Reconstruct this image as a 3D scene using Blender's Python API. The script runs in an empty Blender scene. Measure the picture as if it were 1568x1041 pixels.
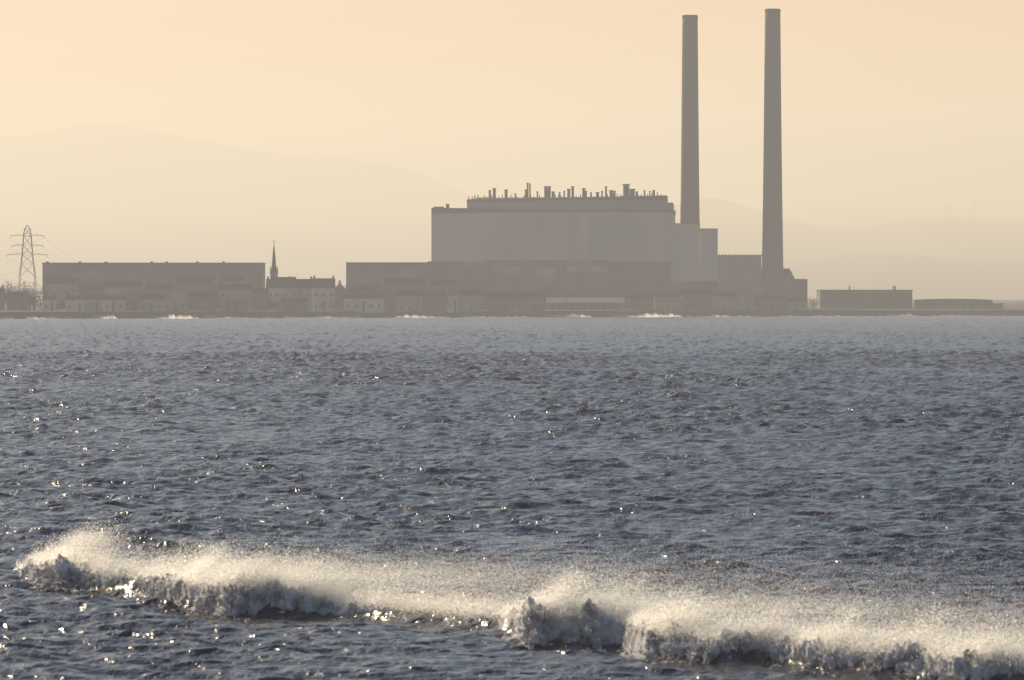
import bpy, math, random
import numpy as np
from mathutils import Vector, noise
random.seed(7); rng=np.random.default_rng(11)
scene=bpy.context.scene
K=0.334/3000.0      # radians per survey unit
HC=8.0              # eye height above the sea
def X(px,d): return (px-784)*K*d
def Z(py,d): return HC+(461-py)*K*d
def srgb(r,g,b):
    f=lambda c:(c/255/12.92) if c/255<0.04045 else ((c/255+0.055)/1.055)**2.4
    return (f(r),f(g),f(b),1)
SUN_AZ=math.radians(-38); SUN_EL=math.radians(23)
# ---------------------------------------------------------------- render/view
scene.view_settings.view_transform='Standard'
try: scene.view_settings.look='None'
except: pass
scene.view_settings.exposure=0
# ---------------------------------------------------------------- sky
SKYR=[(0.0,srgb(218,203,184)),(0.12,srgb(226,211,188)),(0.3,srgb(239,222,194)),(0.62,srgb(247,227,197)),(1.0,srgb(250,222,193))]
def fill_ramp(r,stops):
    cr=r.color_ramp
    while len(cr.elements)>1: cr.elements.remove(cr.elements[-1])
    cr.elements[0].position=stops[0][0]; cr.elements[0].color=stops[0][1]
    for p,c in stops[1:]:
        e=cr.elements.new(p); e.color=c
w=bpy.data.worlds.new("World"); scene.world=w; w.use_nodes=True
nt=w.node_tree; N=nt.nodes; L=nt.links; N.clear()
out=N.new('ShaderNodeOutputWorld')
sky=N.new('ShaderNodeTexSky'); sky.sky_type='NISHITA'; sky.sun_disc=False
sky.sun_elevation=SUN_EL; sky.sun_rotation=SUN_AZ; sky.air_density=1.05; sky.dust_density=1.4; sky.ozone_density=2.1
b1=N.new('ShaderNodeBackground'); b1.inputs[1].default_value=0.092; L.new(sky.outputs[0],b1.inputs[0])
tc=N.new('ShaderNodeTexCoord'); sep=N.new('ShaderNodeSeparateXYZ'); L.new(tc.outputs['Generated'],sep.inputs[0])
def math_node(N,L,op,a,b=None,clamp=False):
    m=N.new('ShaderNodeMath'); m.operation=op; m.use_clamp=clamp
    for i,v in enumerate((a,b)):
        if v is None: continue
        if isinstance(v,(int,float)): m.inputs[i].default_value=v
        else: L.new(v,m.inputs[i])
    return m.outputs[0]
zn=math_node(N,L,'MULTIPLY',sep.outputs[2],1/0.052,True)
mp=N.new('ShaderNodeMapping'); mp.inputs['Scale'].default_value=(6,6,70); L.new(tc.outputs['Generated'],mp.inputs[0])
ns=N.new('ShaderNodeTexNoise'); ns.inputs['Scale'].default_value=1.3; ns.inputs['Detail'].default_value=4; L.new(mp.outputs[0],ns.inputs[0])
zz=math_node(N,L,'ADD',zn,math_node(N,L,'MULTIPLY',math_node(N,L,'SUBTRACT',ns.outputs[0],0.5),0.18),True)
rp=N.new('ShaderNodeValToRGB'); fill_ramp(rp,SKYR); L.new(zz,rp.inputs[0])
fx=math_node(N,L,'SUBTRACT',1.0,math_node(N,L,'MULTIPLY',sep.outputs[0],0.6))
b2=N.new('ShaderNodeBackground'); L.new(rp.outputs[0],b2.inputs[0]); L.new(fx,b2.inputs[1])
mr=N.new('ShaderNodeMapRange'); mr.interpolation_type='SMOOTHSTEP'
mr.inputs['From Min'].default_value=0.038; mr.inputs['From Max'].default_value=0.13
mr.inputs['To Min'].default_value=0; mr.inputs['To Max'].default_value=1
L.new(sep.outputs[2],mr.inputs[0])
mx=N.new('ShaderNodeMixShader'); L.new(mr.outputs[0],mx.inputs[0]); L.new(b2.outputs[0],mx.inputs[1]); L.new(b1.outputs[0],mx.inputs[2])
L.new(mx.outputs[0],out.inputs[0])
# ---------------------------------------------------------------- sun
sd=Vector((math.sin(SUN_AZ)*math.cos(SUN_EL),math.cos(SUN_AZ)*math.cos(SUN_EL),math.sin(SUN_EL)))
ld=bpy.data.lights.new('sun','SUN'); ld.energy=5; ld.angle=math.radians(0.5); ld.color=(1,0.81,0.55)
lo=bpy.data.objects.new('sun',ld); scene.collection.objects.link(lo)
lo.rotation_euler=sd.to_track_quat('Z','Y').to_euler()
# ---------------------------------------------------------------- materials
def painted_haze_out(nt,sh,hill=False):  # aerial haze painted in as emission, mixed over the surface by distance
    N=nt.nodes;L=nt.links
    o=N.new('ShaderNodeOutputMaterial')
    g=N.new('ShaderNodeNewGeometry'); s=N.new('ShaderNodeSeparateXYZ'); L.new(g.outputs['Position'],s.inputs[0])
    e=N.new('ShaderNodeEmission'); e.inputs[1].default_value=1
    if hill:  # hills glow with the sky ramp colours to imitate distant haze
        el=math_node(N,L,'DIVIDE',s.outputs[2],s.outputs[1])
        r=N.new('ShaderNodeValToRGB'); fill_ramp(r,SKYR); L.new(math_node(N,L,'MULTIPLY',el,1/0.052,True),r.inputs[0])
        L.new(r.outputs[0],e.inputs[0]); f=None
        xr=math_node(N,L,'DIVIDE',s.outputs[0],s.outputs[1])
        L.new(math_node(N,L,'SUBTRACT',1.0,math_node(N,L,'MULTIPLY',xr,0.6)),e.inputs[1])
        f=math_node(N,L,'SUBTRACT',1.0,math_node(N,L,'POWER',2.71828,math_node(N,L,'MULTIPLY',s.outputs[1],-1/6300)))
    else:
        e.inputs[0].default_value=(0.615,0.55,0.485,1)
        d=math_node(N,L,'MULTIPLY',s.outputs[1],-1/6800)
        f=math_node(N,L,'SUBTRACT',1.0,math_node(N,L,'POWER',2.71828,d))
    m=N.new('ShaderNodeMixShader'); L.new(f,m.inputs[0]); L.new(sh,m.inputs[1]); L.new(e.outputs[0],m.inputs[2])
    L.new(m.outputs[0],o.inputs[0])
MATS={}
def mat(name,col,rough=0.9,var=0.25,scale=0.15,hill=False,stretch=(1,1,1)):
    if name in MATS: return MATS[name]
    m=bpy.data.materials.new(name); m.use_nodes=True; nt=m.node_tree; N=nt.nodes;L=nt.links;N.clear()
    p=N.new('ShaderNodeBsdfPrincipled'); p.inputs['Roughness'].default_value=rough
    p.inputs['Specular IOR Level'].default_value=0.2
    g=N.new('ShaderNodeNewGeometry'); mp=N.new('ShaderNodeMapping'); mp.inputs['Scale'].default_value=stretch
    L.new(g.outputs['Position'],mp.inputs[0])
    n=N.new('ShaderNodeTexNoise'); n.inputs['Scale'].default_value=scale; n.inputs['Detail'].default_value=6; L.new(mp.outputs[0],n.inputs[0])
    r=N.new('ShaderNodeValToRGB'); fill_ramp(r,[(0.3,tuple(c*(1-var) for c in col)+(1,)),(0.7,tuple(min(1,c*(1+var)) for c in col)+(1,))])
    L.new(n.outputs[0],r.inputs[0]); L.new(r.outputs[0],p.inputs['Base Color'])
    painted_haze_out(nt,p.outputs[0],hill); MATS[name]=m; return m
clad=mat('grey_cladding',(0.28,0.265,0.25),0.8,0.22,0.05,stretch=(1,1,0.2))
clad2=mat('pale_cladding',(0.32,0.30,0.285),0.8,0.12,0.05,stretch=(1,1,0.2))
cladd=mat('dark_cladding',(0.19,0.18,0.17),0.8,0.15,0.05)
low=mat('weathered_cladding',(0.12,0.113,0.105),0.85,0.45,0.12)
dark=mat('dark_steel',(0.06,0.055,0.055))
conc=mat('chimney_concrete',(0.10,0.095,0.09),0.9,0.25,0.08,stretch=(1,1,0.15))
wallw=mat('white_harling',(0.38,0.35,0.32)); wallg=mat('grey_harling',(0.23,0.21,0.19)); wallb=mat('sandstone',(0.14,0.12,0.1))
slate=mat('slate_roof',(0.045,0.043,0.045)); tile=mat('clay_tile_roof',(0.10,0.065,0.05)); glass=mat('window_glass',(0.035,0.035,0.04),0.4)
rock=mat('shore_rock',(0.06,0.052,0.045),0.9,0.5,0.3); seaw=mat('sea_wall_stone',(0.09,0.082,0.07),0.9,0.4,0.25)
grass=mat('grass_land',(0.06,0.062,0.04),0.95,0.4,0.03); leaf=mat('tree_foliage',(0.05,0.048,0.038),0.9,0.4,0.4); bark=mat('tree_bark',(0.07,0.05,0.04))
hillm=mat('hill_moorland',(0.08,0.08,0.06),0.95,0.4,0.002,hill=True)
roofp=mat('pale_metal_roof',(0.28,0.26,0.24),0.9)
# ---------------------------------------------------------------- mesh helper
class MB:
    def __init__(s): s.v=[];s.f=[];s.m=[];s.mats=[]
    def mi(s,m):
        if m not in s.mats: s.mats.append(m)
        return s.mats.index(m)
    def add(s,vs,fs,m):
        o=len(s.v); s.v+= [tuple(v) for v in vs]; i=s.mi(m)
        for f in fs: s.f.append(tuple(o+a for a in f)); s.m.append(i)
    def box(s,x0,x1,y0,y1,z0,z1,m):
        s.add([(x0,y0,z0),(x1,y0,z0),(x1,y1,z0),(x0,y1,z0),(x0,y0,z1),(x1,y0,z1),(x1,y1,z1),(x0,y1,z1)],
          [(0,3,2,1),(4,5,6,7),(0,1,5,4),(1,2,6,5),(2,3,7,6),(3,0,4,7)],m)
    def prism(s,pts,z0,z1,m):
        n=len(pts); zt=z1 if isinstance(z1,(list,tuple)) else [z1]*n
        s.add([(p[0],p[1],z0) for p in pts]+[(p[0],p[1],zt[i]) for i,p in enumerate(pts)],
          [tuple(range(n-1,-1,-1)),tuple(range(n,2*n))]+[(i,(i+1)%n,n+(i+1)%n,n+i) for i in range(n)],m)
    def beam(s,a,b,r,m):
        a=Vector(a);b=Vector(b);d=(b-a).normalized(); u=d.orthogonal().normalized()*r; v=d.cross(u).normalized()*r
        s.add([a+u,a+v,a-u,a-v,b+u,b+v,b-u,b-v],[(0,1,5,4),(1,2,6,5),(2,3,7,6),(3,0,4,7),(0,3,2,1),(4,5,6,7)],m)
    def lathe(s,cx,cy,prof,m,n=32):
        vs=[];fs=[]
        for r,z in prof:
            for i in range(n): a=2*math.pi*i/n; vs.append((cx+r*math.cos(a),cy+r*math.sin(a),z))
        for j in range(len(prof)-1):
            for i in range(n): fs.append((j*n+i,j*n+(i+1)%n,(j+1)*n+(i+1)%n,(j+1)*n+i))
        fs.append(tuple((len(prof)-1)*n+i for i in range(n)))
        s.add(vs,fs,m)
    def make(s,name,smooth=False):
        me=bpy.data.meshes.new(name); me.from_pydata(s.v,[],s.f)
        for m in s.mats: me.materials.append(m)
        me.polygons.foreach_set('material_index',s.m)
        if smooth: me.polygons.foreach_set('use_smooth',[True]*len(s.f))
        me.update(); o=bpy.data.objects.new(name,me); scene.collection.objects.link(o); return o
def np_mesh(name,verts,faces,material,smooth=True):
    me=bpy.data.meshes.new(name); nf,k=faces.shape
    me.vertices.add(len(verts)); me.vertices.foreach_set('co',verts.astype(np.float32).ravel())
    me.loops.add(nf*k); me.loops.foreach_set('vertex_index',faces.astype(np.int32).ravel())
    me.polygons.add(nf); me.polygons.foreach_set('loop_start',(np.arange(nf)*k).astype(np.int32))
    try: me.polygons.foreach_set('loop_total',np.full(nf,k,dtype=np.int32))
    except Exception: pass
    me.update(calc_edges=True)
    me.polygons.foreach_set('use_smooth',np.full(nf,smooth)); me.materials.append(material); me.update()
    o=bpy.data.objects.new(name,me); scene.collection.objects.link(o); return o
def grid_faces(nr,nc):
    i=np.arange(nr-1)[:,None]*nc+np.arange(nc-1)[None,:]
    return np.stack([i,i+1,i+nc+1,i+nc],-1).reshape(-1,4)
# ---------------------------------------------------------------- breaker line (surveyed positions)
CP=[(-300,846,.04,0),(-60,852,.05,0),(28,858,.1,0),(52,860,.42,.5),(80,864,.52,.85),(150,872,.5,.7),(205,878,.46,.35),(265,884,.52,.5),(290,884,.78,1),(350,888,.82,1.05),(400,896,.7,.85),(440,903,.56,.6),(500,912,.42,.36),(600,924,.36,.22),
    (760,938,.36,.22),(795,938,.5,.45),(815,932,.76,1.0),(900,938,.7,.85),(960,950,.56,.42),(1000,957,.7,.9),(1100,972,.58,.6),(1180,978,.5,.42),(1250,984,.54,.62),(1400,996,.5,.5),(1480,1002,.54,.65),(1568,1008,.5,.5),(1750,1018,.5,.5),(2200,1030,.4,.3)]
cx=[];cy=[];ch=[];cf=[]
for px,py,H,F in CP:
    d=(HC-H)/((py-461)*K); cx.append(X(px,d)); cy.append(d); ch.append(H); cf.append(F)
def crest(x): return np.interp(x,cx,cy),np.interp(x,cx,ch),np.interp(x,cx,cf)
# ---------------------------------------------------------------- sea
rows=[95.0]
while rows[-1]<3600:
    d=rows[-1]; rows.append(d+d*(0.0008 if d<190 else 0.0011 if d<900 else 0.0019))
rows=np.array(rows)
t=np.concatenate([-np.geomspace(1.2,0.106,45),np.linspace(-0.105,0.105,640),np.geomspace(0.106,1.2,45)])
D,T=np.meshgrid(rows,t,indexing='ij'); GX=D*T; GY=D.copy()
sp=np.gradient(rows)[:,None]
nW=116
lam=np.exp(rng.uniform(math.log(0.32),math.log(4.2),nW)); lam[:8]=[22,14,9,28,11,6,7,17]
ang=rng.normal(0,0.7,nW)-math.pi/2-0.35; ph=rng.uniform(0,6.28,nW)
ak=0.0325*np.clip((2.4/lam)**0.35,0.6,1.1); ak[:8]=0.009
ZZ=np.zeros_like(GX); DX=np.zeros_like(GX); DY=np.zeros_like(GX)
X32=GX.astype(np.float32);Y32=GY.astype(np.float32)
gust=1+0.22*np.sin(GX*0.05+GY*0.021+1.3)*np.sin(GY*0.013-GX*0.02)+0.18*np.sin(GX*0.17-GY*0.06)*np.sin(GY*0.045+2)+0.18*np.sin(GX*0.61+GY*0.31)*np.sin(GY*0.23-GX*.2)
gust=gust*(1+1.1*np.clip((GY-180)/700,0,1))     # sheltered by the beach, rougher offshore
for i in range(nW):
    k=2*math.pi/lam[i]; c,s=math.cos(ang[i]),math.sin(ang[i])
    att=np.clip((lam[i]/(sp*abs(s)+1e-6)-1.3)/2.0,0.0,1)
    if lam[i]>1.3: att=np.maximum(att,0.9)
    P=(k*(c*X32+s*Y32)+ph[i]).astype(np.float32); a=ak[i]/k
    sn=np.sin(P)*att; cs=np.cos(P)*att
    ZZ+=a*cs; DX-=0.8*a*c*sn; DY-=0.8*a*s*sn
ZZ*=gust; DX*=gust; DY*=gust
yc,Hh,FF=crest(GX); Fc=np.clip(FF,0,1)
v=(GY-yc)*0.57+(0.12*np.sin(GX*1.7)+0.07*np.sin(GX*4.1+1))*(1-Fc)
prof=np.where(v<0,np.exp(-(v/(0.6-0.25*Fc))**2),np.exp(-(v/2.4)**2))
trough=-0.15*np.exp(-((v+1.6)/1.3)**2)
ZZ=ZZ*(1-0.35*prof)*(1-0.45*Fc*np.exp(-((v+0.8)/1.1)**2))+(Hh-0.36*Fc)*prof+trough*np.minimum(1,Hh/0.5)
V=np.stack([GX+DX,GY+DY,ZZ],-1).reshape(-1,3)
m=bpy.data.materials.new('sea_water'); m.use_nodes=True; nt=m.node_tree;N=nt.nodes;L=nt.links;N.clear()
p=N.new('ShaderNodeBsdfPrincipled'); p.inputs['Base Color'].default_value=(0.060,0.056,0.066,1); p.inputs['IOR'].default_value=1.33
g=N.new('ShaderNodeNewGeometry'); s=N.new('ShaderNodeSeparateXYZ'); L.new(g.outputs['Position'],s.inputs[0])
far=N.new('ShaderNodeMapRange'); far.inputs['From Min'].default_value=150; far.inputs['From Max'].default_value=1500
far.inputs['To Min'].default_value=0.23; far.inputs['To Max'].default_value=0.26; L.new(s.outputs[1],far.inputs[0]); L.new(far.outputs[0],p.inputs['Roughness'])
def bump(scale,sx,sy,dist,prev,det=3,rot=0.2):
    mp=N.new('ShaderNodeMapping'); mp.inputs['Scale'].default_value=(sx,sy,1); mp.inputs['Rotation'].default_value=(0,0,rot); L.new(g.outputs['Position'],mp.inputs[0])
    n=N.new('ShaderNodeTexNoise'); n.inputs['Scale'].default_value=scale; n.inputs['Detail'].default_value=det; L.new(mp.outputs[0],n.inputs[0])
    b=N.new('ShaderNodeBump'); b.inputs['Strength'].default_value=1; b.inputs['Distance'].default_value=dist
    L.new(n.outputs[0],b.inputs['Height'])
    if prev: L.new(prev,b.inputs['Normal'])
    return b.outputs[0]
b=bump(1.4,1,0.5,0.36,None); b=bump(5,1,0.7,0.09,b)
L.new(b,p.inputs['Normal'])
painted_haze_out(nt,p.outputs[0])
sea=np_mesh('sea',V,grid_faces(len(rows),len(t)),m)
# ---------------------------------------------------------------- foam & spray
def white(name,tr,col,refr=0.0):
    m=bpy.data.materials.new(name); m.use_nodes=True; nt=m.node_tree;N=nt.nodes;L=nt.links;N.clear()
    d=N.new('ShaderNodeBsdfDiffuse'); q=N.new('ShaderNodeBsdfTranslucent'); 
    n=N.new('ShaderNodeTexNoise'); n.inputs['Scale'].default_value=3; n.inputs['Detail'].default_value=5; r=N.new('ShaderNodeValToRGB')
    gg=N.new('ShaderNodeNewGeometry'); L.new(gg.outputs['Position'],n.inputs[0])
    lowc=0.85 if refr else 0.45
    fill_ramp(r,[(0.35,tuple(c*lowc for c in col)+(1,)),(0.6,col+(1,))]); L.new(n.outputs[0],r.inputs[0])
    L.new(r.outputs[0],d.inputs[0]); L.new(r.outputs[0],q.inputs[0])
    x=N.new('ShaderNodeMixShader'); x.inputs[0].default_value=tr; L.new(d.outputs[0],x.inputs[1]); L.new(q.outputs[0],x.inputs[2])
    o=x.outputs[0]
    if refr:
        rf=N.new('ShaderNodeBsdfRefraction'); rf.inputs['Roughness'].default_value=0.75; rf.inputs['IOR'].default_value=1.33; rf.inputs['Color'].default_value=(1,1,1,1)
        y=N.new('ShaderNodeMixShader'); y.inputs[0].default_value=refr; L.new(o,y.inputs[1]); L.new(rf.outputs[0],y.inputs[2]); o=y.outputs[0]
    painted_haze_out(nt,o); return m
foamM=white('sea_foam',0.3,(0.74,0.74,0.77)); sprayM=white('spray_droplets',0.93,(0.999,0.992,0.96),0.12)
def n1(x,seed,sc):
    xx=np.linspace(-40,40,4000); r=np.random.default_rng(seed); y=np.zeros_like(xx)
    for o in range(5):
        for q in range(3):
            y+=np.sin(xx*sc*2**o*r.uniform(.7,1.4)+r.uniform(0,6))/1.6**o
    y=(y-y.min())/(y.max()-y.min()); return np.interp(x,xx,y)
nx=2000; nt_=64
xs=np.linspace(cx[2],cx[-2],nx); yc1,H1,F1=crest(xs)
plume=n1(xs,9,1.5)
verts=np.zeros((nx,nt_,3))
nz3=lambda a,b_,c_:noise.noise((a,b_,c_))
for i in range(nx):
    x=xs[i]; F=F1[i]*(0.1+1.05*plume[i]); yb=yc1[i]
    R0=0.05+0.15*F; sw=0.14*noise.noise((x*0.8,7.7,0))+0.09*noise.noise((x*2.6,1.7,0))+0.05*noise.noise((x*6.1,2.7,0))
    for j in range(nt_):
        q=j/(nt_-1); a=min(1,q/0.85)*math.pi
        co=math.cos(a); su=math.sin(a); ex=max(0,(q-0.85)/0.15)
        bx=x*1.2; by=(yb*0.3+co*R0*4-ex*0.6); bz=su*R0*4+ (q*1.2)
        n=0.34*abs(nz3(bx*2.0,by*2.0,bz*2.0))+0.30*abs(nz3(bx*4.6,by*4.6,bz*4.6+9))+0.20*abs(nz3(bx*11,by*11,bz*11+4))+0.11*nz3(bx*25,by*25,bz*25)
        n=n*(0.25+F)
        rr=R0*0.55+n
        slump=0 if co>0 else (co*co)*H1[i]*0.72
        verts[i,j]=(x+co*rr*0.9-ex*0.2, yb-0.12+sw*2+co*rr*1.3+(co*0.35 if co<0 else 0)-ex*(0.15+n*1.8), H1[i]*0.68+sw*0.7+su*rr*0.85-slump+(n*0.35 if co<0 else 0)-ex*(0.16+n*0.35)-max(0,0.4-F1[i])*0.8-(0.12 if j==0 else 0))
foam=np_mesh('breaking_wave_foam',verts.reshape(-1,3),grid_faces(nx,nt_),foamM)
def drops(name,P,size):
    n=len(P); a=rng.normal(size=(n,3,3)); a/=np.linalg.norm(a,axis=2,keepdims=True)
    V=(P[:,None,:]+a*size[:,None,None]).reshape(-1,3)
    return np_mesh(name,V,np.arange(3*n).reshape(n,3),sprayM,False)
def sample_x(n,pw=1,base=0.0,seed=5):
    x=rng.uniform(cx[3]-0.2,cx[-1],n*8); F=crest(x)[2]*(0.2+n1(x,seed,1.1)**2*1.6)+base
    x=x[rng.uniform(0,1.3,len(x))<F**pw]; return x[:n]
# froth lifted off the foam surface
fv=verts.reshape(-1,3); wgt=np.repeat(np.clip(F1+0.1,0,1),nt_); ii=rng.integers(0,len(fv),1100000); ii=ii[(rng.uniform(0,1,len(ii))<wgt[ii])]
tt=(ii%nt_)/(nt_-1); up=np.sin(np.minimum(1,tt/0.85)*math.pi)**2
cl=np.clip(n1(fv[ii,0]*1.0,71,7)*1.6-0.3,0,1)*0.8+np.clip(n1(fv[ii,1]*2+fv[ii,2]*5,72,4)*1.6-0.4,0,1)*0.6
kp=rng.uniform(0,1,len(ii))<(0.22+0.85*up)*cl; ii=ii[kp]; up=up[kp]
e=rng.exponential(1,len(ii))*(0.03+0.10*up)
P0=fv[ii]+rng.normal(0,1,(len(ii),3))*0.04; P0[:,2]+=e; P0[:,0]+=e*0.5
# bursts on the crest
x=sample_x(900000,1,0.06,9); n=len(x); y0,H0,F0=crest(x)
pl=(n1(x,9,1.5)**1.3*0.7+0.25)*(0.5+n1(x,44,5)*0.9)
hgt=rng.exponential(0.30,n)*pl*1.55*np.minimum(1,F0+.3); hgt=np.where(hgt>0.75,0.75+(hgt-0.75)*0.4,hgt)
P=np.stack([x+hgt*1.0+rng.normal(0,0.07,n)+rng.normal(0,1,n)*hgt*0.22, y0+rng.normal(-0.08,0.32,n)+hgt*0.3, H0*0.76+0.08*F0+hgt+rng.normal(0,0.08,n)],-1)
P=np.concatenate([P,P0]); drops('breaking_wave_spray',P,rng.uniform(0.007,0.021,len(P)))
# wind-blown mist
x=sample_x(1450000,0.65,0.08); n=len(x); y0,H0,F0=crest(x); tau=rng.exponential(0.48,n); tau=np.minimum(tau,2.8)
Ld=11*tau
zb=H0*(1-0.35*np.minimum(tau,1))+np.abs(rng.normal(0,1,n))*(0.13+0.31*np.sqrt(tau))*(0.35+n1(x,21,0.7)*0.9)
P=np.stack([x+Ld,y0+Ld*0.12+rng.normal(0,0.4,n)*(0.5+2*tau),zb],-1)
st=n1(P[:,1]*3+P[:,2]*6,33,0.8); keep=rng.uniform(0,1,n)<(0.3+0.7*st)
P=P[keep]; drops('wind_blown_spray',P,rng.uniform(0.006,0.013,len(P)))
# ---------------------------------------------------------------- land
def shore(px): return float(np.interp(px,[-3000,0,784,1568,4000],[1900,2600,2850,3150,4000]))
# distant small breakers
farfoam=MB()
for px0,px1,hh,so in [(238,312,3.4,40),(600,690,3.2,45),(960,1045,5.2,50),(866,908,3.8,35),(150,182,3.0,30),(38,92,2.9,40),(430,540,2.0,30),(1360,1410,2.2,40),(1060,1160,1.4,40),(320,400,1.6,30),(1180,1330,1.3,40),(700,830,1.4,50),(1430,1530,1.3,40)]:
    d=shore((px0+px1)/2)-so; n=90; x0,x1=X(px0,d),X(px1,d); vs=[];fs=[]
    for i in range(n+1):
        u=i/n; xx=x0+(x1-x0)*u; e=math.sin(math.pi*u)**0.6*hh*(0.35+0.8*abs(noise.noise(Vector((xx*0.25,px0,0))))+0.5*abs(noise.noise(Vector((xx*0.9,px0,5)))))
        e*=0.35+0.65*max(0,min(1,0.65+1.2*noise.noise(Vector((xx*0.09,px0*3,1)))))
        vs+=[(xx,d-1.0,-0.1),(xx,d-0.4,e*0.8),(xx,d+.3,e),(xx,d+2.5,-0.1)]
        if i:
            o=(i-1)*4
            for j in range(3): fs.append((o+j,o+4+j,o+5+j,o+1+j))
    farfoam.add(vs,[f for k_,f in enumerate(fs) if k_%3!=2],sprayM)
farfoam.make('distant_breakers',True)
pxs=np.concatenate([np.linspace(-6000,-100,40),np.linspace(-60,1640,500),np.linspace(1700,8000,40)])
offs=[(-12,-1.2),(-2,-0.1),(4,0.7),(9,1.1),(14,1.5),(16,3.2),(30,3.4),(120,3.6),(400,4.5),(1500,6),(5000,10),(20000,15),(45000,20)]
LV=np.zeros((len(offs),len(pxs),3))
for j,(o,z) in enumerate(offs):
    for i,px in enumerate(pxs):
        ds=shore(px)+o; wob=2.5*noise.noise(Vector((px*0.05,o*0.1,0))) if o<12 else 0
        xx=X(px,shore(px))*(1+max(0,o)/shore(px))
        LV[j,i]=(xx,ds+wob,z+ (0.5*noise.noise(Vector((px*0.2,o*.4,3))) if o<15 else 0.0))
land=np_mesh('shore_ground',LV.reshape(-1,3),grid_faces(len(offs),len(pxs)),grass,False)
land.data.materials.append(rock); land.data.materials.append(seaw)
mi=np.zeros(len(land.data.polygons),dtype=np.int32); nc=len(pxs)-1; mi[:4*nc]=1; mi[4*nc:5*nc]=2
land.data.polygons.foreach_set('material_index',mi)
rk=MB()
for i in range(420):
    px=random.uniform(-40,1620); d=shore(px)+random.uniform(-4,13); r=random.uniform(0.5,1.6); c=Vector((X(px,d),d,random.uniform(0,0.9)))
    vs=[];
    for a in range(6):
        for b_ in range(3):
            th=a*math.pi/3; f=[0.95,0.8,0.3][b_]*r*random.uniform(.7,1.2); vs.append(c+Vector((f*math.cos(th)*1.5,f*math.sin(th),[-.5,.25,.7][b_]*r)))
    fs=[(a*3+b_,((a+1)%6)*3+b_,((a+1)%6)*3+b_+1,a*3+b_+1) for a in range(6) for b_ in range(2)]+[tuple(a*3+2 for a in range(6))]
    rk.add(vs,fs,rock)
rk.make('shore_rocks')
# ---------------------------------------------------------------- hills
def hills(name,d,pts,depth,amp,seed):
    px=np.linspace(pts[0][0],pts[-1][0],260); top=np.interp(px,[p[0] for p in pts],[p[1] for p in pts])
    k=np.ones(9)/9; topp=np.pad(top,4,'edge'); top=np.convolve(topp,k,'valid')
    nr=24; V=np.zeros((nr,260,3))
    for j in range(nr):
        u=j/(nr-1); sh=math.sin(min(1,u/0.7)*math.pi/2)**1.4 if u<=0.7 else math.cos((u-0.7)/0.3*math.pi/2)
        dd=d-depth*0.7+depth*u
        for i in range(260):
            zt=Z(top[i],d); nz=noise.fractal(Vector((px[i]*0.012,u*3,seed)),1,2,5)
            V[j,i]=(X(px[i],d),dd,max(0,zt*sh*(1+amp*nz*(1 if u<0.7 else 0.2))) if 0<j<nr-1 else 0)
    np_mesh(name,V.reshape(-1,3),grid_faces(nr,260),hillm)
hills('distant_hills',22500,[(-900,330),(-400,250),(0,208),(60,210),(120,193),(170,190),(240,200),(330,222),(480,240),(600,252),(680,280),(780,330),(900,380),(1100,440)],5000,0.03,1)
hills('distant_hills',17000,[(900,420),(1000,330),(1070,301),(1110,305),(1150,322),(1200,338),(1260,350),(1320,351),(1370,339),(1420,336),(1500,336),(1600,340),(1900,350),(2400,420)],3500,0.03,2)
hills('distant_hills',13500,[(1000,440),(1150,402),(1240,396),(1330,388),(1420,392),(1500,400),(1620,398),(1900,410),(2300,440)],2500,0.05,3)
mm=MB()
for px,py in ((1457,314),(1494,308)):
    d=16800; mm.beam((X(px,d),d,Z(340,d)),(X(px,d),d,Z(py,d)),1.8,hillm)
mm.make('radio_mast')
# ---------------------------------------------------------------- power station
ps=MB(); G=2.5
def fp(l): return [(X(px,d),d) for px,d in l]
hall=fp([(661,3160),(901,3090),(1027,3120),(1034,3230),(700,3260)])
zt=[Z(318,3160),Z(321,3090),Z(320,3120),Z(322,3230),Z(322,3260)]
ps.prism(hall,G,[z-1.2 for z in zt],clad)
band=fp([(660.5,3159),(901,3089),(1027.6,3119),(1034.6,3231),(700,3261)])
ps.prism(band,zt[1]-1.0,[z for z in zt],dark)
up=fp([(715,3165),(901,3112),(1018,3130),(1022,3215),(735,3235)])
uz=[Z(305.5,3165),Z(302,3112),Z(299,3130),Z(300,3215),Z(303,3235)]
ps.prism(up,zt[2]-2,[z-.8 for z in uz],cladd)
up2=fp([(714.5,3164.5),(901,3111),(1018.6,3129.5),(1022.5,3216),(735,3236)])
ps.prism(up2,uz[0]-1.2,uz,dark)
ps.prism(fp([(1015,3132),(1030.5,3134),(1032,3200),(1015,3200)]),zt[2]-2,Z(310,3134),cladd)
for (a,b_),cnt in (((0,1),26),((1,2),13)):
    A=Vector(hall[a]+(0,));B=Vector(hall[b_]+(0,)); nrm=(B-A).cross(Vector((0,0,1))).normalized()
    for i in range(cnt+1):
        q=A.lerp(B,i/cnt)+nrm*0.1; z1=zt[a]+(zt[b_]-zt[a])*i/cnt-1.4
        ps.box(q.x-0.07,q.x+0.07,q.y-0.1,q.y+0.1,G,z1,clad2 if i%4 else cladd)
ps.prism(fp([(1027,3085),(1072,3090),(1072,3150),(1027,3150)]),G,Z(343,3090),clad2)
ps.prism(fp([(1072.2,3088),(1098.5,3092),(1099,3150),(1072.2,3150)]),G,Z(351,3090),clad2)
ps.box(X(1027,3084),X(1072,3084),3083.5,3150,Z(343,3090),Z(342,3090),dark)
ps.box(X(1072.5,3084),X(1099.3,3084),3083.5,3150,Z(351,3090),Z(350,3090),dark)
ps.box(X(1098.8,3100),X(1166,3100),3100,3150,G,Z(392,3100),cladd)
ps.box(X(1098.8,3099),X(1167,3099),3099,3150,Z(392,3100),Z(390.4,3100),dark)
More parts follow.
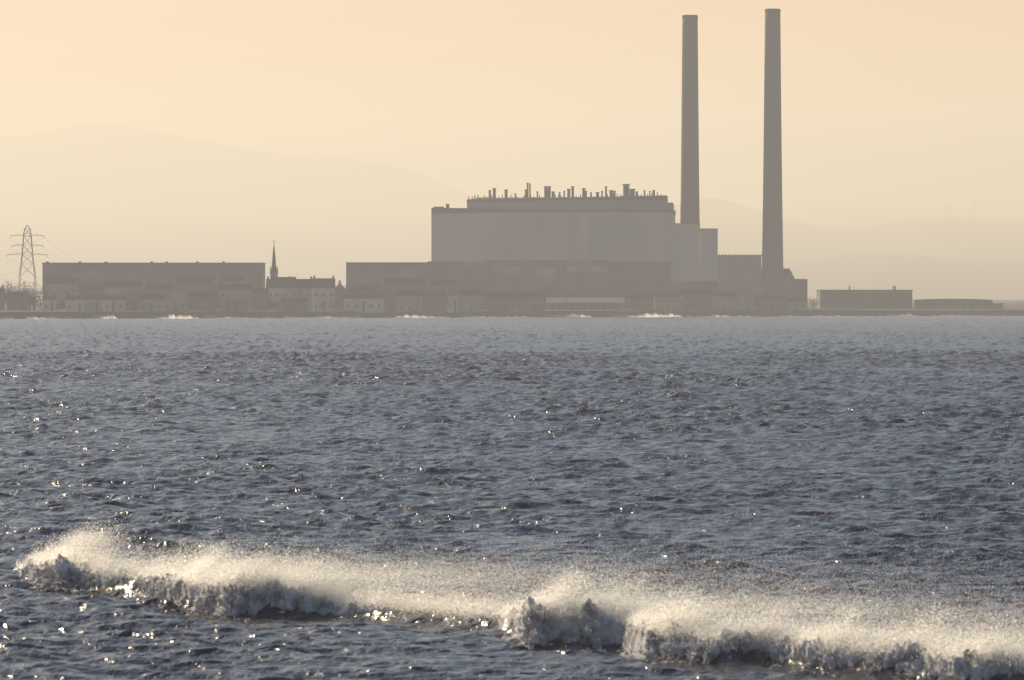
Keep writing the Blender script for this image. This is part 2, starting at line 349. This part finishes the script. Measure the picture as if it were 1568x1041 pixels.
for i in range(14):
    px=1101+i*5; ps.box(X(px,3100),X(px,3100)+.25,3101,3101.3,Z(390.6,3100),Z(388,3100),dark)
ps.prism(fp([(1160,3110),(1200,3110),(1200,3150),(1160,3150)]),G,Z(411,3110),low)
d=3108
ps.add([(X(1198,d),d,G),(X(1217,d),d,G),(X(1217,d),d,Z(426,d)),(X(1209,d),d,Z(411,d)),(X(1198,d),d,Z(411,d)),
        (X(1198,d),d+30,G),(X(1217,d),d+30,G),(X(1217,d),d+30,Z(426,d)),(X(1209,d),d+30,Z(411,d)),(X(1198,d),d+30,Z(411,d))],
        [(0,1,2,3,4),(9,8,7,6,5),(1,6,7,2),(2,7,8,3),(3,8,9,4)],low)
ps.box(X(1211,d),X(1237,d),d+4,d+40,G,Z(427,d),low)
for i in range(3): ps.box(X(1214+i*7,d),X(1217+i*7,d),d+3.8,d+4.1,Z(446,d),Z(436,d),wallw if i==0 else glass)
d=3060; ps.box(X(655,d),X(1028,d),d,d+20,G,Z(400,d),low)
d=3052; ps.box(X(742,d),X(934,d),d,d+7,G,Z(398,d),low)
for a,b_,y0_,y1_ in ((752,796,408,418),(868,930,407,417),(820,850,410,424)): ps.box(X(a,d),X(b_,d),d-.25,d+.1,Z(y1_,d),Z(y0_,d),wallg)
for a,b_,t_,dd in ((858,890,416,3042),(890,960,421,3040),(965,1026,418,3043),(700,748,413,3044)): ps.box(X(a,dd),X(b_,dd),dd,dd+8,G,Z(t_,dd),low)
d=3046; ps.box(X(1026,d),X(1100,d),d,d+30,G,Z(430,d),low)
d=3050; ps.box(X(530,d),X(660,d),d,d+60,G,Z(403,d),low); ps.box(X(529.5,d),X(660,d),d-.4,d+60.5,Z(403,d),Z(401.5,d),dark)
# roof plant
def rz(px): return float(np.interp(px,[715,901,1018],[Z(305.5,3165),Z(302,3112),Z(299,3130)]))
dv=3170
for px,top,wd in [(750,291,3),(757,288,4),(775,290,4),(808,279.5,2.4),(811.5,281,2),(806,290,4),(823,293,2),(836,285,4.5),(841,285,4),(847,293,4),(871,289,4),(877,285,3.5),(894,288,4),(897,292,3),
                  (928,285,2.5),(936,291,4.5),(941,292,3),(959,281.5,8),(968,289,7),(975,293,3),(864,292,2),(915,294,4),(922,292,2),(987,291,2),(995,292,1.5),(1001,291,3),(857,294,2),(789,296,2),(905,294,2)]:
    z1=Z(top,dv); w2=wd*K*dv/2*1.15; xx=X(px,dv)
    ps.box(xx-w2,xx+w2,dv,dv+3.5,rz(px)-4,z1-0.9,dark); ps.box(xx-w2*1.25,xx+w2*1.25,dv-.4,dv+3.9,z1-0.7,z1,dark); ps.box(xx-w2*.6,xx+w2*.6,dv+.5,dv+3,z1-0.95,z1-.65,dark)
random.seed(3)
px=718
while px<1016:
    h=random.choice([4,5,6,7,8,3]); xx=X(px,dv); ps.box(xx-.25,xx+.25,dv-3,dv-2.5,rz(px)-3,rz(px)+h*0.33,dark); px+=random.uniform(2.5,7)
for a,b_ in ((725,760),(800,870),(900,945),(950,1010)):
    ps.box(X(a,dv),X(b_,dv),dv-4.0,dv-3.8,rz(a)+0.9,rz(a)+1.15,dark)
ps.box(X(683,3200),X(688,3200),3200,3204,Z(325,3200),Z(312,3200),dark); ps.box(X(664,3200),X(680,3200),3200,3206,Z(325,3200),Z(316.3,3200),dark)
ps.make('power_station')
def chimney(px,top,d,w0,w1):
    c=MB(); zt=Z(top,d); k=K*d; prof=[]
    for i in range(25):
        u=i/24; prof.append((k*(w0+(w1-w0)*(u**0.62))/2,G+(zt-G)*u))
    c.lathe(X(px,d),d,prof,conc,40)
    r=k*w1/2
    c.lathe(X(px,d),d,[(r*1.0,zt-1.5),(r*1.03,zt-1.4),(r*1.03,zt+0.1),(r*0.9,zt+0.3),(r*0.88,zt-1)],dark,40)
    for u in (0.33,0.6,0.85):
        rr=k*(w0+(w1-w0)*(u**0.62))/2; z=G+(zt-G)*u
        c.lathe(X(px,d),d,[(rr*.99,z),(rr+0.12,z+.05),(rr+0.12,z+.35),(rr*.99,z+.4)],conc,40)
    for i in range(24):
        u=i/24;u2=(i+1)/24
        ra=k*(w0+(w1-w0)*(u**0.62))/2; rb=k*(w0+(w1-w0)*(u2**0.62))/2
        c.beam((X(px,d)-ra*.5,d-ra*.9,G+(zt-G)*u),(X(px,d)-rb*.5,d-rb*.9,G+(zt-G)*u2),0.15,dark)
    c.make('power_station_chimney',True)
chimney(1056.5,24,3175,35,23.5); chimney(1183,14.5,3128,37,23.5)
# ---------------------------------------------------------------- long buildings
def longb(px0,px1,py,d,m,rib=8,depth=40,cap=dark):
    b=MB(); z=Z(py,d); b.box(X(px0,d),X(px1,d),d,d+depth,G,z-.5,m); b.box(X(px0,d)-.3,X(px1,d)+.3,d-.3,d+depth+.3,z-.5,z,cap)
    return b
b=longb(65,401,402,2960,low)
for px in (70,120,160,230,253,300,340): b.box(X(px,2962),X(px+4,2962),2962,2966,Z(403,2960),Z(400.3,2960),dark)
b.make('industrial_building')
b=longb(1256,1397,443.5,3230,low)
for px in (1367,1370,1300): b.box(X(px,3235),X(px,3235)+.7,3235,3236,Z(444,3230),Z(437.5,3230),dark)
for i in range(12): b.box(X(1262+i*11,3230),X(1267+i*11,3230),3229.7,3230.1,Z(455,3230),Z(449,3230),glass)
b.make('industrial_building')
d=3260; b=MB(); n=16
for i in range(n):
    a0,a1=i/n,(i+1)/n; f=lambda u:Z(459.5-2.2*math.sin(math.pi*u)**.5,d)
    b.add([(X(1400+120*a0,d),d,f(a0)),(X(1400+120*a1,d),d,f(a1)),(X(1400+120*a1,d),d+30,f(a1)),(X(1400+120*a0,d),d+30,f(a0))],[(0,1,2,3)],slate)
    b.add([(X(1400+120*a0,d),d,G),(X(1400+120*a1,d),d,G),(X(1400+120*a1,d),d,f(a1)),(X(1400+120*a0,d),d,f(a0))],[(0,1,2,3)],low)
for i in range(10): b.box(X(1405+i*11.5,d),X(1411+i*11.5,d),d-.2,d+.1,Z(470,d),Z(464,d),glass)
b.make('warehouse')
b=MB(); d=3270; b.box(X(1515,d),X(1536,d),d,d+14,G,Z(465,d),low); b.box(X(1515,d)-.3,X(1536,d)+.3,d-.3,d+14,Z(465,d),Z(464.2,d),slate); b.box(X(1520,d),X(1524,d),d-.2,d+.1,Z(473,d),Z(468,d),glass); b.box(X(1529,d),X(1532,d),d-.2,d+.1,Z(473,d),Z(468,d),glass); b.make('warehouse')
b=MB(); d=2965; x0,x1=X(838,d),X(955,d)
b.box(x0,x1,d,d+14,G,Z(463,d),wallb); zr=Z(455.5,d); ze=Z(463,d)
b.add([(x0-.5,d-.6,ze),(x1+.5,d-.6,ze),(x1+.5,d+7,zr),(x0-.5,d+7,zr),(x0-.5,d+14.6,ze),(x1+.5,d+14.6,ze)],[(0,1,2,3),(3,2,5,4)],roofp)
for i in range(11): b.box(x0+2+i*3.3,x0+3.4+i*3.3,d-.15,d+.1,Z(472,d),Z(466,d),glass)
b.make('harbour_shed')
# ---------------------------------------------------------------- houses
def house(px0,px1,ridge,eave,d,wm,rm,gable=False,floors=1,chim=2,z0=G):
    b=MB(); x0,x1=X(px0,d),X(px1,d); dp=8.0; zr=Z(ridge,d); ze=Z(eave,d)
    b.box(x0,x1,d,d+dp,z0,ze,wm)
    if gable:
        xm=(x0+x1)/2
        b.add([(x0,d,ze),(x1,d,ze),(xm,d,zr-.2),(x0,d+dp,ze),(x1,d+dp,ze),(xm,d+dp,zr-.2)],[(0,1,2),(5,4,3)],wm)
        b.add([(x0-.4,d-.3,ze-.3),(xm,d-.3,zr),(xm,d+dp+.3,zr),(x0-.4,d+dp+.3,ze-.3),(x1+.4,d-.3,ze-.3),(x1+.4,d+dp+.3,ze-.3)],[(0,1,2,3),(1,4,5,2)],rm)
    else:
        b.add([(x0-.3,d-.4,ze-.1),(x1+.3,d-.4,ze-.1),(x1+.3,d+dp/2,zr),(x0-.3,d+dp/2,zr),(x0-.3,d+dp+.4,ze-.1),(x1+.3,d+dp+.4,ze-.1)],[(0,1,2,3),(3,2,5,4)],rm)
        b.add([(x0,d,ze),(x0,d+dp,ze),(x0,d+dp/2,zr-.1),(x1,d,ze),(x1,d+dp,ze),(x1,d+dp/2,zr-.1)],[(0,2,1),(3,4,5)],wm)
    for i in range(chim):
        xc=x0+.6+(x1-x0-1.2)*(i/max(1,chim-1)) if not gable else (x0+x1)/2
        b.box(xc-.5,xc+.5,d+dp/2-.4,d+dp/2+.4,zr-.8,zr+1.0,wallb); b.box(xc-.3,xc-.05,d+dp/2-.15,d+dp/2+.15,zr+1.0,zr+1.4,tile); b.box(xc+.05,xc+.3,d+dp/2-.15,d+dp/2+.15,zr+1.0,zr+1.4,tile)
    fh=(ze-z0)/floors; nw=max(2,int((x1-x0)/3.3))
    for f in range(floors):
        for i in range(nw):
            xc=x0+(i+.5+random.uniform(-.15,.15))*(x1-x0)/nw; zb=z0+fh*f+fh*.35
            if f==0 and i==nw//2: b.box(xc-.5,xc+.5,d-.06,d+.05,z0,z0+fh*.8,dark)
            else: b.box(xc-.5,xc+.5,d-.06,d+.05,zb,zb+min(1.5,fh*.5),glass); b.box(xc-.6,xc+.6,d-.12,d+.05,zb-.15,zb-.02,wallw)
    b.make('terraced_house')
HS=[(65,84,452,459,2680,wallw,slate,0,1,2),(100,128,452,459,2675,wallw,slate,0,1,2),(128.5,156,451,458,2676,wallg,slate,0,1,2),(156.5,190,452,459,2677,wallw,slate,0,1,2),
(215,250,450,458,2700,wallg,slate,0,1,2),(252,286,441,457,2705,wallg,slate,1,1,1),(288,330,446,455,2735,wallb,slate,0,2,2),(335,384,434,443,2790,wallg,slate,0,2,3),(386,410,441,450,2775,wallb,tile,0,2,1),
(408,444,427,441,2830,wallw,slate,0,2,2),(444.5,478,427,441,2831,wallg,slate,0,2,2),(479,512,426,441,2832,wallw,slate,0,2,2),(512,528,433,443,2835,wallb,slate,1,2,1),
(526,588,450,457,2790,wallw,slate,0,1,3),(590,606,447,456,2800,wallb,tile,1,1,1),(607,646,444,453,2830,wallg,slate,0,2,2),(648,682,446,454,2835,wallb,tile,0,2,2),(686,701,448,453,2820,wallw,slate,0,1,1),
(703,740,444,452,2850,wallg,slate,0,2,2),(745,790,448,456,2860,wallb,slate,0,1,2),(792,834,446,454,2870,wallb,slate,0,2,2),
(962,1000,450,458,2960,wallb,slate,0,1,2),(1002,1040,446,455,2980,wallg,tile,0,2,2),(1044,1090,442,451,3000,wallb,slate,0,2,3),(1092,1126,446,454,3010,wallg,slate,0,2,2),(1130,1150,450,457,3010,wallg,slate,1,1,1),(1156,1200,452,459,3030,wallb,slate,0,1,2),
(430,470,456,463,2760,wallb,slate,0,1,2),(10,40,447,455,2740,wallb,slate,0,1,2),(-40,5,440,450,2760,wallb,tile,0,2,2),(345,378,458,465,2735,wallb,tile,0,1,1),(1206,1236,456,462,3090,wallg,slate,0,1,1),
(70,120,424,434,2880,wallg,slate,0,2,2),(160,215,430,440,2850,wallg,slate,0,2,3),(225,262,434,443,2840,wallb,slate,0,2,2),(120,158,436,445,2800,wallb,tile,0,2,2),(590,650,425,436,2960,wallb,slate,0,2,3),(660,700,428,438,2950,wallg,slate,0,2,2),
(270,325,424,434,2900,wallb,slate,0,2,3),(296,312,436,447,2800,wallg,slate,1,2,1),(192,212,447,456,2705,wallb,tile,1,1,1),(540,580,436,446,2900,wallb,slate,0,2,2),(124,146,420,430,2895,wallb,slate,1,2,1),(340,372,421,431,2895,wallg,slate,0,2,2)]
for h in HS: house(h[0],h[1],h[2],h[3],h[4],h[5],h[6],bool(h[7]),h[8],h[9])
# church
c=MB(); d=2870; xc=X(419.5,d); k=K*d
c.box(xc-k*5.5,xc+k*5.5,d-k*5.5,d+k*5.5,G,Z(418,d),wallb); c.box(xc-k*6.3,xc+k*6.3,d-k*6.3,d+k*6.3,Z(419,d),Z(417,d),wallb)
for sx in (-1,1):
    for sy in (-1,1): c.lathe(xc+sx*k*5,d+sy*k*5,[(k*1.1,Z(418,d)),(k*.9,Z(413,d)),(0.05,Z(407,d))],wallb,6)
c.lathe(xc,d,[(k*4.6,Z(417,d)),(k*3.2,Z(405,d)),(k*2.6,Z(396,d)),(k*1.3,Z(382,d)),(0.08,Z(372,d))],slate,8)
c.beam((xc,d,Z(373,d)),(xc,d,Z(367,d)),0.14,dark); c.beam((xc-.7,d,Z(370,d)),(xc+.7,d,Z(370,d)),0.14,dark)
c.box(xc-.6,xc+.6,d-k*5.6,d-k*5.4,Z(430,d),Z(422,d),glass)
x1=xc+k*34; c.box(xc+k*5.6,x1,d-5,d+5,G,Z(437,d),wallb)
c.add([(xc+k*5.6,d-5.3,Z(437,d)),(x1,d-5.3,Z(437,d)),(x1,d,Z(424,d)),(xc+k*5.6,d,Z(424,d)),(xc+k*5.6,d+5.3,Z(437,d)),(x1,d+5.3,Z(437,d))],[(0,1,2,3),(3,2,5,4),(1,5,2)],slate)
c.make('church')
# ---------------------------------------------------------------- pylon
p_=MB(); d=2900; k=K*d; xc=X(42,d)
lv=[(424,12),(404,9.5),(390,8),(376,7),(362,6),(350,4),(345,0.4)]
for (ya,wa),(yb,wb) in zip(lv[:-1],lv[1:]):
    za,zb=Z(ya,d),Z(yb,d); A=[(xc+sx*wa*k,d+sy*wa*k,za) for sx,sy in((-1,-1),(1,-1),(1,1),(-1,1))]; B=[(xc+sx*wb*k,d+sy*wb*k,zb) for sx,sy in((-1,-1),(1,-1),(1,1),(-1,1))]
    for i in range(4):
        j=(i+1)%4; p_.beam(A[i],B[i],.15,dark); p_.beam(A[i],B[j],.08,dark); p_.beam(A[j],B[i],.08,dark); p_.beam(B[i],B[j],.08,dark)
for i_,(sx,sy) in enumerate(((-1,-1),(1,-1),(1,1),(-1,1))): p_.beam((xc+sx*12*k,d+sy*12*k,3),(xc+sx*12*k,d+sy*12*k,Z(423.5,d)),.2,dark)
for ya,hw in ((390,31),(376,24),(361,26)):
    z=Z(ya,d)
    for sx in(-1,1):
        tip=(xc+sx*hw*k,d,z)
        for sy in(-1,1): p_.beam((xc,d+sy*4*k,z),tip,.1,dark)
        p_.beam((xc,d,z+4*k),tip,.09,dark); p_.beam(tip,(tip[0],d,z-3.5*k),.13,dark)
        for q in(.33,.66): p_.beam((xc+sx*hw*k*q,d,z),(xc+sx*hw*k*(q-.15),d,z+4*k*(1-q+.12)),.06,dark)
p_.make('electricity_pylon')
wl=MB()
for ya,hw in ((393.5,31),(379.5,24),(364.5,26)):
    for sx in(-1,1):
        for dr in (-1,1):
            a=Vector((xc+sx*hw*k,d,Z(ya,d))); e=a+Vector((dr*70+ (0 if dr<0 else -40),-120 if dr<0 else 260,-22)); prev=a
            for i in range(1,13):
                u=i/12; q=a.lerp(e,u); q.z-=12*4*u*(1-u)*.35; wl.beam(prev,q,.028,dark); prev=q
wl.make('power_lines')
# ---------------------------------------------------------------- trees / bushes / lamp posts
tr=MB(); random.seed(21)
def tree(px,d,h,wd,z0=3.0):
    x=X(px,d); tr.beam((x,d,z0),(x,d,z0+h*.5),.25,bark)
    for i in range(5):
        a=random.uniform(0,6.28); tr.beam((x,d,z0+h*.35),(x+wd*.4*math.cos(a),d+wd*.4*math.sin(a),z0+h*random.uniform(.6,.95)),.12,bark)
    cl=[(random.gauss(0,wd*.28),random.gauss(0,wd*.28),random.uniform(.35,.95)*h) for _ in range(9)]
    for i in range(170):
        c=random.choice(cl); q=Vector((x+c[0]+random.gauss(0,wd*.13),d+c[1]+random.gauss(0,wd*.13),z0+c[2]+random.gauss(0,h*.07)))
        r=.45; vs=[q+Vector((random.uniform(-r,r),random.uniform(-r,r),random.uniform(-r,r))) for _ in range(3)]
        tr.add(vs,[(0,1,2)],leaf)
for a,b_,dd,n,h0,h1 in [(-30,62,2790,34,8,16),(85,110,2720,5,4,9),(188,216,2740,8,6,12),(290,340,2760,9,5,10),(384,408,2800,5,6,12),(500,530,2880,6,11,15),(560,600,2860,9,8,14),(600,760,2930,30,9,17),(760,860,2990,18,8,15),(860,1030,3020,26,8,15),(1030,1160,3035,20,8,13),(300,400,2900,12,8,14),(70,300,2920,24,8,15),(1200,1250,3095,5,4,8),(70,520,2730,26,3,6),(600,1200,2985,36,4,9)]:
    for i in range(n):
        px=random.uniform(a,b_); h=random.uniform(h0,h1); dd2=max(dd,shore(px)+40); tree(px,dd2+random.uniform(-12,12),h,h*random.uniform(.6,.9))
tr.make('distant_trees')
lp=MB()
for px in list(range(20,1200,47)):
    d=shore(px)+32; x=X(px,d); lp.beam((x,d,3),(x,d,9.5),.08,dark); lp.beam((x,d,9.5),(x+1.2,d,9.8),.07,dark); lp.box(x+.9,x+1.6,d-.15,d+.15,9.72,9.9,clad2)
lp.make('street_lamps')
# ---------------------------------------------------------------- camera
cd=bpy.data.cameras.new('camera'); cam=bpy.data.objects.new('camera',cd); scene.collection.objects.link(cam); scene.camera=cam
cam.location=(0,0,HC); cd.sensor_width=36; cd.lens=36/(1568*K); cam.rotation_euler=(math.radians(90)-59.5*K,0,0)
cd.clip_start=1; cd.clip_end=120000
cd.dof.use_dof=True; cd.dof.focus_distance=1500; cd.dof.aperture_fstop=4.5
